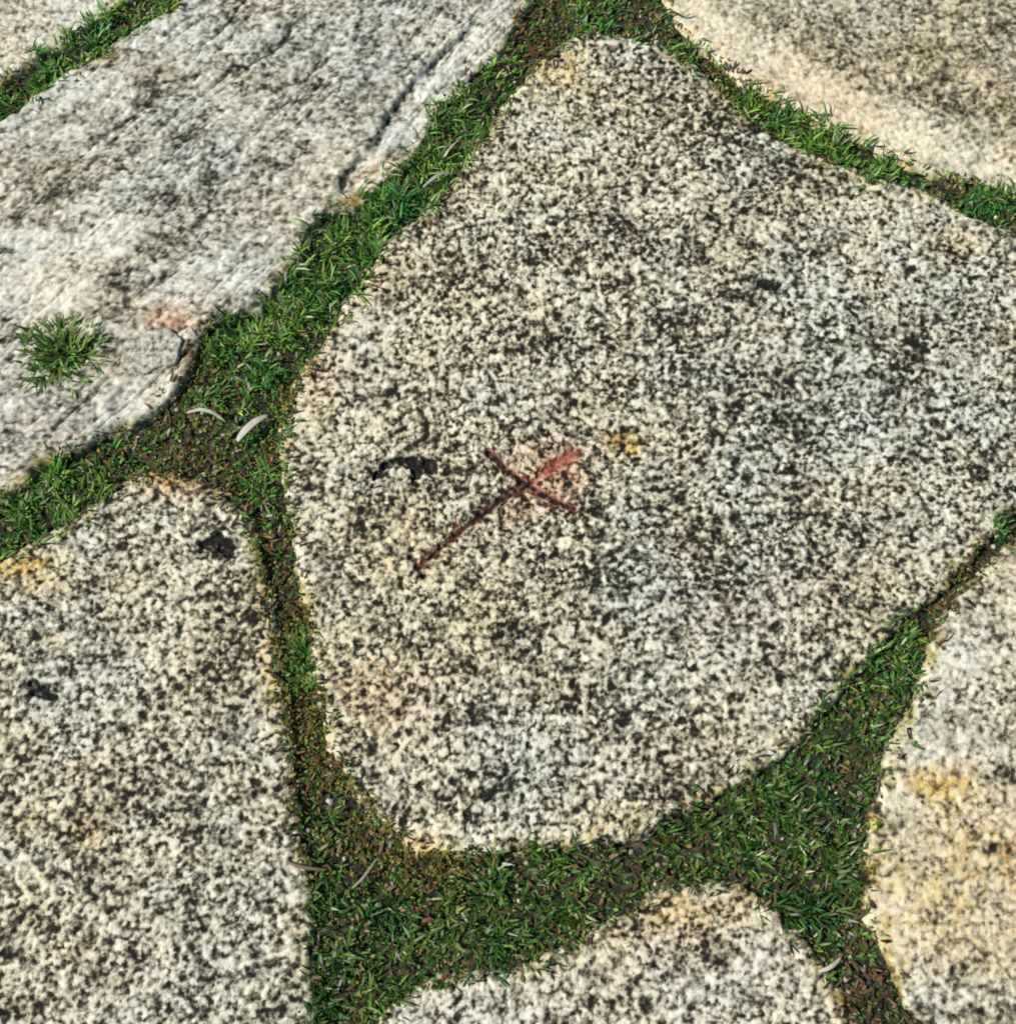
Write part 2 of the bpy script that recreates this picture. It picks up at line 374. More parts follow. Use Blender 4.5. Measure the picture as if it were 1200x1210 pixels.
def feats_D(X, Y, U, V, s, z, A, seed):
    M_ = {}
    wob = 1.5 * fbm(X, Y, .006, 81, 2)
    wu, wv = U + 1.8 * fbm(X, Y, .014, 82, 3), V + 1.8 * fbm(X, Y, .014, 83, 3)
    long_, t1 = line_dist(wu, wv, [(496, 667), (548, 624), (590, 592), (625, 570)])
    top, t2 = line_dist(wu, wv, [(628, 570), (645, 556), (675, 536)])
    bar, t3 = line_dist(wu, wv, [(578, 535), (600, 556), (622, 573), (648, 587), (677, 601)])
    foot, t4 = line_dist(wu, wv, [(486, 659), (493, 667), (500, 679)])
    tick, t5 = line_dist(wu, wv, [(536, 612), (541, 632)])
    gl = np.exp(-(np.abs(long_ + wob) / (4.5 + 1.2 * fbm(X, Y, .03, 84, 2))) ** 3); gt = np.exp(-(np.abs(top + 2 * wob) / (4 + 5 * t2)) ** 3)
    gb = np.exp(-(np.abs(bar + wob) / (4.8 + 1.3 * fbm(X, Y, .025, 85, 2))) ** 3); gf_ = np.exp(-((foot + wob * 1.6) / 4.0) ** 2); gk = np.exp(-((tick + wob) / 3.2) ** 2)
    cr = np.maximum.reduce([gl, gt * .9, gb, gf_ * .9, gk * .6])
    z = z - np.maximum.reduce([4.6 * gl, 3.6 * gt, 5.0 * gb, 4.6 * gf_, 2.2 * gk]) * MM
    A['paint'] += np.clip(np.maximum.reduce([.8 * gl, 1.05 * gt, .9 * gb, .4 * gf_, .5 * gk]) * 1.2, 0, 1)
    A['black'] += np.maximum.reduce([.74 * gl ** 2, .18 * gt ** 3, .80 * gb ** 2, .78 * gf_, .4 * gk])
    A['paint'] += .16 * np.exp(-(np.minimum(top, bar) / 11) ** 2)
    A['pink'] += blob(U, V, (640, 545, 60, 30, 30, .4)) + blob(U, V, (668, 566, 34, 26, 40, 1.1)) + blob(U, V, (610, 605, 45, 18, 40, .8)) + blob(U, V, (630, 530, 40, 16, 0, .4))
    M_['cross'] = cr > .42
    z = pit(z, A, wu, wv, [(446, 560, 11, 4.5, 48, 1.0), (462, 546, 12, 5, 15, 1.0), (483, 545, 14, 7, 0, 1.0), (495, 552, 14, 8, 0, .8), (509, 551, 9, 10, 0, .9), (491, 564, 6, 7, 0, .8)], 5.0, M_, 'pit', X, Y, 5)
    A['black'] -= .9 * np.exp(-(((U - 466) / 7) ** 2 + ((V - 553) / 6) ** 2))
    z = pit(z, A, U, V, [(905, 334, 14, 10, 0, 1.1), (918, 341, 8, 7, 0, .7)], 3.2, M_, 'pit2', X, Y, 6)
    z = pit(z, A, U, V, [(592, 930, 26, 9, 25, .72), (572, 942, 9, 8, 0, .62)], 2.4, M_, 'pit3', X, Y, 8)
    A['cool'] += np.clip(blob(U, V, (1000, 420, 190, 190, 0, .9)) + blob(U, V, (800, 680, 150, 90, 0, .6)) + blob(U, V, (600, 895, 90, 50, 0, .7)) + blob(U, V, (612, 755, 26, 20, 0, .9)), 0, 1)
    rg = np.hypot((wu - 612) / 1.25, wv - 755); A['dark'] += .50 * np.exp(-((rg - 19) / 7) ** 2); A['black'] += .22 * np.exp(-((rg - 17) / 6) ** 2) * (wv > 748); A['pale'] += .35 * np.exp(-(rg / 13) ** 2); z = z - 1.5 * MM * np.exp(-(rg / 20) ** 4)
    for b in [(720, 280, 42, 26, 0, .55), (812, 378, 34, 26, 0, .7), (1075, 425, 24, 40, -20, .6), (610, 752, 26, 20, 0, .75), (935, 505, 50, 18, -30, .6), (920, 560, 40, 16, 0, .5),
              (705, 670, 55, 25, 0, .45), (690, 605, 30, 14, 0, .4), (850, 640, 30, 30, 0, .35), (500, 640, 40, 30, 0, .25), (860, 690, 40, 18, 0, .5), (800, 440, 40, 22, 0, .35),
              (900, 180, 70, 14, -28, .5), (830, 110, 60, 14, -38, .55), (980, 620, 90, 40, 0, .2), (1085, 400, 16, 22, 0, .6), (1060, 445, 20, 14, 0, .5), (420, 590, 20, 12, 0, .4), (740, 800, 80, 40, 20, .22), (560, 860, 60, 30, 0, .28), (600, 918, 50, 26, 20, .45), (575, 900, 22, 12, 0, .4), (640, 420, 60, 30, 0, .3)]:  # upper right edge blobs: shade on the side away from the sun, painted in
        A['dark'] += .9 * blob(wu * 3 - 2 * U, wv * 3 - 2 * V, b)
    for b in [(620, 757, 14, 9, 0, .5), (350, 520, 14, 60, -10, .6), (385, 850, 12, 60, 8, .8), (360, 660, 14, 50, 5, .6), (520, 990, 70, 16, 5, .75), (700, 978, 70, 14, 12, .45), (1000, 300, 70, 60, 0, .25),  # left and lower rim blobs: sunlit bevels painted in as paler colour
              (470, 700, 100, 60, 0, .15), (640, 160, 70, 60, 0, .22), (860, 560, 40, 20, 0, .35), (1040, 560, 60, 50, 0, .25), (590, 890, 40, 20, 0, .3)]:
        A['pale'] += blob(U, V, b)
    for b in [(738, 525, 22, 15, 0, 1.9), (450, 640, 110, 130, 0, .32), (700, 110, 90, 50, 0, .3), (920, 240, 60, 36, 0, .5), (500, 1000, 30, 14, 0, 1.0), (430, 800, 60, 120, 0, .35), (1040, 690, 60, 40, 40, .5),
              (600, 760, 80, 70, 0, .25), (1130, 290, 26, 22, 0, .6), (660, 80, 40, 20, 30, .8), (480, 300, 60, 60, 0, .3), (730, 970, 80, 20, 10, .4), (840, 300, 50, 40, 0, .3)]:
        A['ochre'] += blob(U, V, b)
    for b in [(470, 830, 80, 50, 0, .45), (420, 330, 50, 30, 40, .35), (390, 420, 30, 60, 0, .5), (540, 220, 60, 30, 45, .3), (850, 730, 70, 40, 0, .3), (780, 900, 100, 40, 0, .25), (960, 700, 60, 30, 0, .4)]:
        A['pink'] += blob(U, V, b)
    return z, M_

def feats_B(X, Y, U, V, s, z, A, seed):
    M_ = {}
    a = math.radians(48); p, q = rot(X, Y, a)                       # along / across the foliation
    lay = fbm(p / 5.0, q, .016, 91, 3, .55)
    z = z + 2.2 * MM * lay + 1.1 * MM * fbm(p / 3.0, q, .0075, 93, 2)
    A['dark'] += .35 * smooth(.12, .5, -lay) ; A['pale'] += .18 * smooth(.0, .4, lay)
    wu, wv = U + 7 * fbm(X, Y, .04, 92, 3), V + 7 * fbm(X, Y, .04, 94, 3)
    for pts, w, dep in [([(600, -30), (560, 26), (520, 66), (478, 112), (452, 150), (425, 190), (402, 222), (392, 240)], 4.2, 6.0),
                        ([(355, 40), (290, 78), (235, 108), (190, 118), (140, 150), (90, 190), (68, 232), (62, 262)], 4, 3.0),
                        ([(360, 85), (365, 110), (340, 130)], 3, 2.0), ([(60, 240), (75, 268), (105, 272)], 4, 2.6),
                        ([(500, 0), (455, 60), (440, 92), (380, 140), (320, 160)], 3, 1.5), ([(180, 270), (185, 300), (160, 330)], 4, 1.8), ([(330, -20), (290, 30), (262, 60), (230, 70)], 4, 2.6), ([(420, 20), (380, 70), (352, 110), (300, 160), (262, 220), (215, 250)], 3.2, 2.2), ([(555, 60), (520, 105), (480, 150), (452, 190)], 3, 2.0),
                        ([(0, 225), (50, 190), (110, 150), (170, 130)], 3, 1.4), ([(480, 160), (440, 205), (420, 240)], 3, 1.6)]:
        d, t = line_dist(wu, wv, pts); k = np.exp(-(d / w) ** 2) * np.sin(np.pi * np.clip(t, .06, .94)) ** .5
        k = k * np.clip(.75 + 1.2 * fbm(X, Y, .03, 95, 2), 0, 1)
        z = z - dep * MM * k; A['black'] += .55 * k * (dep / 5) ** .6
    fo = np.abs(fbm(p / 9.0, q, .022, 97, 3, .6)); st = smooth(.055, .0, fo) * smooth(-.1, .3, fbm(p / 3, q, .09, 98, 2) + .25 * smooth(200, 480, U + .9 * V))
    fo2 = np.abs(fbm(p / 12.0, q, .034, 99, 2, .6)); st = np.maximum(st, 1.0 * smooth(.04, .0, fo2) * smooth(-.05, .3, fbm(p / 4, q, .08, 100, 2)))
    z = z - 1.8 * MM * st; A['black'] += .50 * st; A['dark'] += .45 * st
    ul = np.interp(wv, [-30, 26, 66, 112, 150, 190, 222, 240], [600, 560, 520, 478, 452, 425, 402, 392]); on = smooth(270, 215, V)
    side = smooth(-4, 9, wu - ul) * on; z = z - 5.0 * MM * side; A['pale'] += .18 * side * smooth(0, 20, wu - ul)
    ul2 = ul - 62 - .12 * (V - 100); side2 = smooth(-4, 12, wu - ul2) * smooth(-20, 40, V) * smooth(250, 170, V); z = z - 2.0 * MM * side2
    for b in [(185, 105, 30, 22, 30, .8), (275, 80, 14, 8, 0, 1.0), (70, 225, 26, 12, 50, .8), (200, 235, 20, 16, 0, .6), (185, 290, 18, 22, 0, .8), (145, 335, 28, 24, 0, .8), (330, 60, 60, 14, 35, .4),
              (360, 175, 10, 8, 0, .8), (250, 210, 16, 14, 0, .5), (80, 265, 30, 8, 0, .6), (30, 240, 30, 30, 0, .35), (430, 120, 30, 14, 45, .3), (20, 520, 30, 20, 0, .3), (320, 190, 22, 14, 0, .4)]:
        A['dark'] += blob(U, V, b)
    for b in [(540, 70, 20, 90, -42, .25), (430, 200, 16, 60, -38, .25), (110, 280, 120, 60, 30, .2), (150, 460, 36, 30, 0, .5), (60, 330, 60, 60, 0, .3), (560, 20, 30, 30, 0, .4), (260, 320, 70, 30, 30, .3),
              (300, 250, 90, 30, 40, .15), (30, 480, 60, 50, 0, .2)]:
        A['pale'] += blob(U, V, b)
    A['pale'] += blob(U, V, (155, 475, 40, 26, 20, .35)); z = z - 3.5 * MM * smooth(.3, .6, blob(wu, wv, (165, 470, 40, 22, 25, 1.0)))
    A['pink'] += blob(U, V, (200, 378, 34, 16, 5, 1.1)) + blob(U, V, (430, 212, 26, 12, 40, .7)) + blob(U, V, (40, 500, 60, 30, 0, .3))
    A['ochre'] += blob(U, V, (120, 440, 50, 50, 0, .2)) + blob(U, V, (200, 380, 20, 10, 0, .4)) + blob(U, V, (40, 560, 60, 20, 30, .5))
    hol = blob(wu, wv, (78, 418, 34, 26, 15, 1.0)) * (1 + .5 * fbm(X, Y, .02, 96, 2)); z = z - 9 * MM * smooth(.32, .85, hol); A['algae'] += hol; A['black'] += .6 * smooth(.45, .8, hol)
    sock = blob(U, V, (178, 416, 34, 22, 0, 1.0)); z = z - 4 * MM * smooth(.3, .8, sock)
    return z, M_
def feats_C(X, Y, U, V, s, z, A, seed):
    M_ = {}
    z = pit(z, A, U, V, [(250, 641, 17, 8, 5, 1.1), (268, 648, 14, 10, 0, 1.1), (258, 632, 7, 6, 0, .7)], 5.0, M_, 'pit', X, Y, 11)
    z = pit(z, A, U, V, [(46, 815, 15, 9, 0, 1.1), (62, 824, 10, 6, 0, .7), (38, 806, 6, 6, 0, .6)], 4.6, M_, 'pit2', X, Y, 12)
    for b in [(5, 1120, 14, 18, 0, .9), (150, 935, 40, 24, 0, .4), (95, 965, 18, 10, 0, .6), (345, 900, 18, 60, 0, .6), (340, 830, 16, 40, 0, .4), (160, 1125, 20, 30, 0, .5), (225, 1085, 12, 40, 0, .4),  # right edge blobs: the slab's shadowed side put into the colour
              (40, 1190, 40, 14, 0, .5), (215, 985, 18, 10, 0, .5), (110, 780, 30, 14, 0, .35), (230, 1180, 12, 30, 0, .5), (300, 730, 26, 40, 0, .35), (20, 1080, 30, 20, 0, .3)]:
        A['dark'] += blob(U, V, b)
    for b in [(100, 730, 40, 16, 0, .3), (190, 790, 30, 20, 0, .25), (160, 1150, 30, 14, 0, .3), (60, 700, 60, 24, 20, .2)]: A['pale'] += blob(U, V, b)
    for b in [(25, 668, 44, 16, 12, 1.5), (50, 690, 40, 20, 10, .7), (100, 985, 22, 18, 0, .9), (200, 565, 50, 16, 0, 1.2), (320, 800, 14, 60, 5, 1.1), (315, 660, 12, 30, 0, .8), (65, 760, 16, 12, 0, .6), (40, 960, 30, 30, 0, .4)]:
        A['ochre'] += blob(U, V, b)
    A['pink'] += blob(U, V, (100, 905, 60, 24, 0, .3)) + blob(U, V, (130, 1150, 60, 40, 0, .3)) + blob(U, V, (215, 575, 50, 16, 0, .6))
    A['algae'] += blob(U, V, (305, 650, 14, 60, 0, .8))
    return z, M_
def feats_E(X, Y, U, V, s, z, A, seed):
    d, t = line_dist(U, V, [(800, 20), (860, 65), (930, 105), (1000, 145), (1080, 185), (1200, 225)])
    A['pale'] += .75 * np.exp(-((d - 18) / 26) ** 2)  # brightness of the sun-facing lower edge, painted into the colour
    z = z - 4 * MM * smooth(60, 10, d)
    A['dark'] += .12
    for b in [(1180, 35, 16, 12, 0, 1.0), (1165, 70, 22, 14, 0, .7), (1110, 100, 22, 16, 0, .7), (1120, 130, 30, 12, 0, .6), (1000, 30, 60, 20, 0, .3), (960, 60, 30, 12, 0, .3), (1150, 110, 40, 12, 30, .4), (1070, 110, 40, 14, 0, .4)]:
        A['dark'] += .6 * blob(U, V, b)
    A['ochre'] += .28 + 0 * U; A['pink'] += blob(U, V, (960, 100, 60, 24, -30, .2)); A['algae'] += blob(U, V, (1100, 60, 40, 20, 0, .5)) + blob(U, V, (900, 20, 40, 14, 0, .4))
    return z, {}
def feats_F(X, Y, U, V, s, z, A, seed):
    for b in [(1185, 915, 24, 10, 0, 1.0), (1150, 985, 26, 6, -40, .8), (1195, 1000, 16, 20, 0, .7), (1110, 1080, 20, 10, 0, .35), (1150, 1195, 40, 12, 0, .6), (1080, 1195, 20, 20, 0, .4), (1185, 870, 12, 8, 0, .6)]:
        A['dark'] += blob(U, V, b)
    A['pale'] += .16 + blob(U, V, (1130, 830, 60, 40, 0, .2)) + blob(U, V, (1060, 1000, 24, 60, 0, .3))
    A['ochre'] += blob(U, V, (1110, 925, 36, 20, 0, 1.7)) + blob(U, V, (1130, 1040, 110, 110, 0, .75)) + blob(U, V, (1190, 1010, 20, 30, 0, .5))
    A['algae'] += blob(U, V, (1060, 1025, 16, 20, 0, .6)) + blob(U, V, (1110, 855, 30, 16, 0, .5))
    return z, {}
def feats_G(X, Y, U, V, s, z, A, seed):
    for b in [(840, 1130, 16, 18, 0, .6), (890, 1180, 40, 20, 0, .35), (740, 1165, 20, 10, 0, .4), (600, 1190, 30, 12, 0, .5), (905, 1110, 30, 12, 0, .4)]: A['dark'] += blob(U, V, b)
    A['pale'] += .12 + blob(U, V, (560, 1165, 50, 10, 0, .3))
    A['ochre'] += blob(U, V, (840, 1080, 50, 24, 0, .7)) + blob(U, V, (760, 1090, 60, 20, 20, .5)); A['pink'] += blob(U, V, (800, 1120, 60, 30, 0, .4))
    return z, {}

stone('A', 'paving_stone', 'pale granite slab filling the top left corner beyond a grassy joint', granite('granite_pale', 1, 1.0, .08, .8), -.002, seed=10)
stone('B', 'paving_stone', 'long pale grey slab with streaky layers and diagonal cracks, upper left', granite('granite_layered', 2, 1.0, .045, .80, -.06, (math.radians(-48), .5), (.945, .962, .995)),   .003, (0, 0), .011, (4.0, 2.0, .55), 20, feats_B)
stone('D', 'paving_stone', 'large speckled granite slab carved with a red painted cross', granite('granite_speckled', 3, 1.0, -.05, 1.32, .0, None, (.985, .985, .94)), 0, (0, 0), .010, (3.4, 1.8, .85), 30, feats_D,
      (('cross', 'carved_cross', 'thin incised cross with traces of red brown paint'), ('pit', 'pit', 'black crusted pit left of the carved cross'),
       ('pit2', 'pit', 'small dark pit at the upper right'), ('pit3', 'pit', 'small dark pit near the lower edge')))
stone('E', 'paving_stone', 'warm beige slab with a sunlit bevelled lower edge, top right', granite('granite_beige', 4, .95, .035, .75, .03), .002, seed=40, feats=feats_E, r=.015)
stone('C', 'paving_stone', 'coarse speckled grey slab with two black pits, lower left', granite('granite_coarse', 5, .98, -.035, 1.28, .01, None, (.985, .985, .945)), -.001, seed=50, feats=feats_C, rough=(3.2, 1.8, .95),
      subs=(('pit', 'pit', 'black pit near the top corner'), ('pit2', 'pit', 'black pit by the photograph edge')))
stone('F', 'paving_stone', 'yellowish cream slab with an orange lichen stain, lower right', granite('granite_cream', 6, .92, .04, .95, .06), .001, seed=60, feats=feats_F)
stone('G', 'paving_stone', 'small speckled slab with a rounded top rising from the bottom edge', granite('granite_grey', 7, .95, -.01, 1.2, .0), -.002, seed=70, feats=feats_G)

# ------------------------------------------------------------------ vegetation in the joints
# control points: x, y, grass density, height, then weights of green / yellow / brown, darkness
CP = np.array([
 (20,120,.9,1.0,1,.15,.1),(100,60,.9,1.0,1,.1,.1),(190,10,.8,.9,1,.3,.2),
 (700,12,1.0,1.0,1,.35,0),(750,20,.4,.6,.4,.2,.8),(640,35,.4,.7,.4,.6,.8),(635,60,.3,.6,.2,.5,1),(590,75,.5,.8,.7,.1,.4),(530,150,1,1.1,1,.15,.05),(470,225,1,1.1,1,.1,0),(400,280,1.1,1.2,1,.1,0),(370,310,1.1,1.2,1,.25,0),
 (350,360,1.1,1.2,1,.1,0),(290,430,1.0,1.1,1,.12,.1),(235,430,.8,.8,.6,.9,.2),(300,490,.8,.9,.9,.2,.2),(200,505,.35,.6,.4,.3,.9),(245,545,.3,.5,.3,.5,1.0),(335,480,.6,.6,.3,1.2,.2),
 (120,550,.8,.9,.8,.5,.2),(60,590,1,1.0,1,.15,.1),(20,615,1,1.0,1,.1,.1),(310,570,.8,.8,.9,.3,.3),(325,640,.4,.6,.5,.5,.7),(330,700,.25,.5,.3,.5,1),(335,750,.4,.5,.2,1.2,.5),(358,775,.9,.8,1,.2,0),
 (350,830,.5,.5,.25,1.2,.5),(365,900,.4,.5,.4,.9,.6),(390,960,.55,.7,.6,.5,.5),(435,975,.5,.5,.25,1.6,.3),(500,1012,.5,.5,.2,1.6,.4),(400,1040,.65,.9,.9,.3,.4),(450,1090,.85,1,1,.2,.2),(400,1170,.8,1,.9,.2,.25),
 (560,1075,.85,1,1,.3,.2),(650,1050,.7,.9,1,.2,.35),(745,1030,.4,.5,.5,.2,.6),(800,1000,.8,.8,.9,.3,.3),(860,975,.9,.9,1,.2,.2),(920,930,.9,1,1,.3,.1),(950,1000,.75,1,1,.15,.2),(1000,900,.5,.8,.8,.2,.5),
 (1020,830,.55,.8,.9,.2,.45),(1070,765,1,1,1,.15,.05),(1108,725,.2,.5,.4,.2,.8),(1125,705,.06,.4,.3,.3,.8),(1142,680,.04,.4,.3,.3,.8),(1165,655,.12,.4,.3,.3,.7),(1192,622,.6,.6,.8,.1,.3),(980,1080,.7,1,1,.15,.3),(1010,1130,.5,.7,.5,.1,.9),(1020,1160,.1,.5,.1,.05,1.8),(1045,1190,.1,.5,.1,.05,1.8),(1060,1215,.1,.5,.1,.05,1.6),
 (820,52,.8,.8,1,.1,.1),(860,85,.35,.5,.4,.4,.8),(900,105,1,1,1,.2,0),(960,145,1,1,1,.15,0),(1040,183,1,1,1,.1,0),(1095,207,.9,.9,1,.1,0),(1122,220,.15,.4,.5,.5,.7),(1165,240,.9,.9,1,.05,.2),(1200,255,.9,.9,1,.05,.3),
], float)
cgx, cgy = g(CP[:, 0], CP[:, 1])
def field(x, y):
    d2 = (x[:, None] - cgx[None]) ** 2 + (y[:, None] - cgy[None]) ** 2
    w = 1 / (d2 + .012 ** 2) ** 2; w /= w.sum(1, keepdims=True)
    return w @ CP[:, 2:]
def surf_z(x, y, e):
    r = .011; q = np.clip(r - e - .003, 0, r)
    return np.maximum(soil_z(x, y), -(r - np.sqrt(np.maximum(r * r - q * q, 0))) - np.clip(-e - .003, 0, None) * 5)
def scatter(n, ext=0.0):
    x = rng.uniform(xl - .25, -xl + .25, n); y = rng.uniform(cy0 - .25, cy1 + .25, n)
    e = edge_at(x, y); k = e < rng.normal(.001, .0055, n) + .010 * fbm(x, y, .03, 301, 3) + ext
    return x[k], y[k], e[k]

def blades(x, y, z, L, W, az, lean, curl, colr, cup=0.0):
    """tapered curved strips: 2 base, 2 mid, 2 upper, 1 tip"""
    n = len(x); d = np.stack([np.cos(az), np.sin(az)], 1); sd = np.stack([-np.sin(az), np.cos(az)], 1)
    P = []; ang = lean; px, pz = np.zeros(n), np.zeros(n); prof = [(.0, .75), (.38, 1.0), (.74, .72), (1.0, 0)]
    last = 0
    for f, wd in prof:
        st = (f - last) * L; px = px + st * np.sin(ang); pz = pz + st * np.cos(ang); ang = ang + curl * .5; last = f
        cxx = x + d[:, 0] * px; cyy = y + d[:, 1] * px; czz = z + pz
        if wd == 0: P.append(np.stack([cxx, cyy, czz], 1))
        else:
            h = (W * wd / 2)
            P.append(np.stack([cxx - sd[:, 0] * h, cyy - sd[:, 1] * h, czz], 1)); P.append(np.stack([cxx + sd[:, 0] * h, cyy + sd[:, 1] * h, czz], 1))
    V = np.stack(P, 1); base = np.arange(n)[:, None] * 7
    q = np.concatenate([base + np.array([[0, 1, 3, 2]]), base + np.array([[2, 3, 5, 4]])]); t = base + np.array([[4, 5, 6]])
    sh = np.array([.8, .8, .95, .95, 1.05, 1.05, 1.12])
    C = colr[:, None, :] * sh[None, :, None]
    return V.reshape(-1, 3), [q, t], C.reshape(-1, 3)
def pick(n, cols):
    c = np.array(cols)[rng.integers(0, len(cols), n)]; return c * rng.uniform(.5, 1.6, (n, 1)) * rng.uniform(.9, 1.1, (n, 3))
GREEN = [(.055, .17, .018), (.08, .21, .026), (.11, .25, .04), (.05, .17, .035), (.035, .11, .016), (.20, .34, .10), (.14, .30, .05)]
YELLOW = [(.20, .21, .035), (.28, .24, .05), (.15, .17, .03), (.32, .23, .06), (.24, .16, .05), (.10, .09, .03)]
BROWN = [(.15, .06, .025), (.11, .045, .02), (.10, .065, .03), (.16, .10, .05), (.06, .04, .02), (.22, .15, .08), (.05, .05, .025)]
PALE = [(.42, .42, .30), (.34, .38, .26), (.5, .47, .36)]

def clump(x, y, wl, seed): return fbm(x, y, wl, seed, 3)
# grass blades
x, y, e = scatter(870000); f = field(x, y)
cl = clump(x, y, .026, 201)
k = rng.random(len(x)) < np.clip(f[:, 0] * (.50 + 2.3 * cl), .015, 1) * f[:, 2] / (f[:, 2] + .55 * f[:, 3] + .7 * f[:, 4]) * .66
x, y, e, f, cl = x[k], y[k], e[k], f[k], cl[k]; n = len(x); print('grass blades', n)
L = rng.uniform(6, 18, n) * MM * f[:, 1] * (1 + 1.2 * cl); W = rng.uniform(1.5, 3.0, n) * MM
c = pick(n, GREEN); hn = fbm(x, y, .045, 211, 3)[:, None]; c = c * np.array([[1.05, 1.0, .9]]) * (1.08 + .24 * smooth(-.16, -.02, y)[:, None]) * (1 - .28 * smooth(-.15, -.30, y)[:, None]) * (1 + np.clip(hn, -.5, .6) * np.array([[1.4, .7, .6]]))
pl = rng.random(n) < .08; c[pl] = pick(pl.sum(), PALE)
yl = rng.random(n) < .10 + .35 * f[:, 3] / (f[:, 2] + f[:, 3]); c[yl] = .55 * c[yl] + .45 * pick(yl.sum(), YELLOW)
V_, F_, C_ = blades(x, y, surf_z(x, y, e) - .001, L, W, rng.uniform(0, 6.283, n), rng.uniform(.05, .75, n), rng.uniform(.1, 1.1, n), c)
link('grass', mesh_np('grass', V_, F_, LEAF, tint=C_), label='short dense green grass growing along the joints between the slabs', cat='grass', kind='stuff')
# moss: tiny leaflets, yellow green, hugging the soil and the stone rims
x, y, e = scatter(1040000, .007); f = field(x, y); cl = clump(x, y, .018, 205)
k = (e < rng.normal(-.001, .004, len(x)) + .013 * np.clip(f[:, 3], 0, 1)) & (rng.random(len(x)) < np.clip((.25 + .85 * f[:, 3]) * (.6 + 1.2 * cl), .02, 1) * .55)
x, y, e, f = x[k], y[k], e[k], f[k]; n = len(x); print('moss', n)
c = pick(n, YELLOW); gk = rng.random(n) < f[:, 2] / (f[:, 2] + 1.2 * f[:, 3]) * .85; c[gk] = pick(gk.sum(), GREEN)
L = rng.uniform(3, 8, n) * MM; W = rng.uniform(1.8, 3.6, n) * MM
V_, F_, C_ = blades(x, y, surf_z(x, y, e), L, W, rng.uniform(0, 6.283, n), rng.uniform(.2, 1.2, n), rng.uniform(-.2, .6, n), c)
link('moss', mesh_np('moss', V_, F_, LEAF, tint=C_), label='yellow green moss creeping over the soil and stone rims', cat='moss', kind='stuff')
# dead bits
x, y, e = scatter(335000); f = field(x, y); cl = clump(x, y, .02, 207)
k = rng.random(len(x)) < np.clip((.06 + .8 * f[:, 4]) * (.6 + .9 * cl), .01, 1) * .33
x, y, e, f = x[k], y[k], e[k], f[k]; n = len(x); print('litter', n)
V_, F_, C_ = blades(x, y, surf_z(x, y, e) + rng.uniform(0, .006, n), rng.uniform(4, 13, n) * MM, rng.uniform(1.2, 3.4, n) * MM, rng.uniform(0, 6.283, n), rng.uniform(1.0, 1.7, n), rng.uniform(-.4, .4, n), pick(n, BROWN))
link('plant_debris', mesh_np('plant_debris', V_, F_, STRAW, tint=C_), label='brown dead grass scraps lying on the bare soil of the joints', cat='plant debris', kind='stuff')
# grit: pale and dark crumbs
ico_v = []; phi = (1 + 5 ** .5) / 2
for a in (-1, 1):
    for b in (-phi, phi): ico_v += [(0, a, b), (a, b, 0), (b, 0, a)]
ico_v = np.array(ico_v) / math.hypot(1, phi)
from itertools import combinations
el = np.linalg.norm(ico_v[:, None] - ico_v[None], axis=2); ed = 1.06
ico_f = np.array([t if np.dot(np.cross(ico_v[t[1]] - ico_v[t[0]], ico_v[t[2]] - ico_v[t[0]]), ico_v[t[0]]) > 0 else (t[0], t[2], t[1])
                  for t in combinations(range(12), 3) if el[t[0], t[1]] < ed + .1 and el[t[1], t[2]] < ed + .1 and el[t[0], t[2]] < ed + .1])
x, y, e = scatter(100000); f = field(x, y)
k = rng.random(len(x)) < np.clip(.02 + .30 * f[:, 4] + .15 * (1 - f[:, 0]), 0, 1) * .45
x, y, e = x[k], y[k], e[k]; n = len(x); print('grit', n)
r_ = rng.uniform(.8, 3.0, n) * MM
vv = ico_v[None] * r_[:, None, None] * rng.uniform(.6, 1.3, (n, 12, 1)) * np.array([1, 1, .7])
vv = vv + np.stack([x, y, surf_z(x, y, e) + .001], 1)[:, None]
ff = (np.arange(n)[:, None, None] * 12 + ico_f[None]).reshape(-1, 3)
cc = pick(n, [(.45, .42, .34), (.3, .28, .22), (.12, .11, .09), (.05, .045, .04), (.5, .48, .42)])
link('gravel', mesh_np('gravel', vv.reshape(-1, 3), ff, pebble_mat(), tint=np.repeat(cc, 12, 0), smoothf=False), label='fine grit and stone crumbs on the soil of the joints', cat='gravel', kind='stuff')

# ------------------------------------------------------------------ single things
def tuft(px, py, rx_, ry_, n, hmax, label, z):
    cx, cy = g(px, py); cx, cy = float(cx), float(cy)
    a = rng.uniform(0, 6.283, n); rr = np.sqrt(rng.random(n)); x = np.cos(a) * rr * rx_ * PX; y = np.sin(a) * rr * ry_ * PX
    irr = 1 + .8 * perlin(np.cos(a) * 2, np.sin(a) * 2, 5); x *= irr; y *= irr
    c = pick(n, GREEN); c *= 1.15; yl = rng.random(n) < .5; c[yl] = .5 * c[yl] + .5 * pick(yl.sum(), YELLOW)
    V_, F_, C_ = blades(x, y, np.zeros(n) + rng.uniform(0, .003, n), rng.uniform(.5, 1, n) * hmax, rng.uniform(2.2, 4.2, n) * MM, a + rng.normal(0, 1.0, n), .10 + rng.uniform(.3, 1.0, n) * rr, rng.uniform(.2, 1.2, n), c)
    o = link('grass_tuft', mesh_np('grass_tuft', V_, F_, LEAF, tint=C_), label=label, cat='grass tuft'); o.location = (cx, cy, z); return o
tuft(76, 417, 42, 36, 760, .025, 'ragged green tuft growing from a hollow in the pale layered slab', -.006)
tuft(360, 776, 20, 30, 330, .014, 'small green tuft squeezed into the brown joint left of the cross slab', -.009)

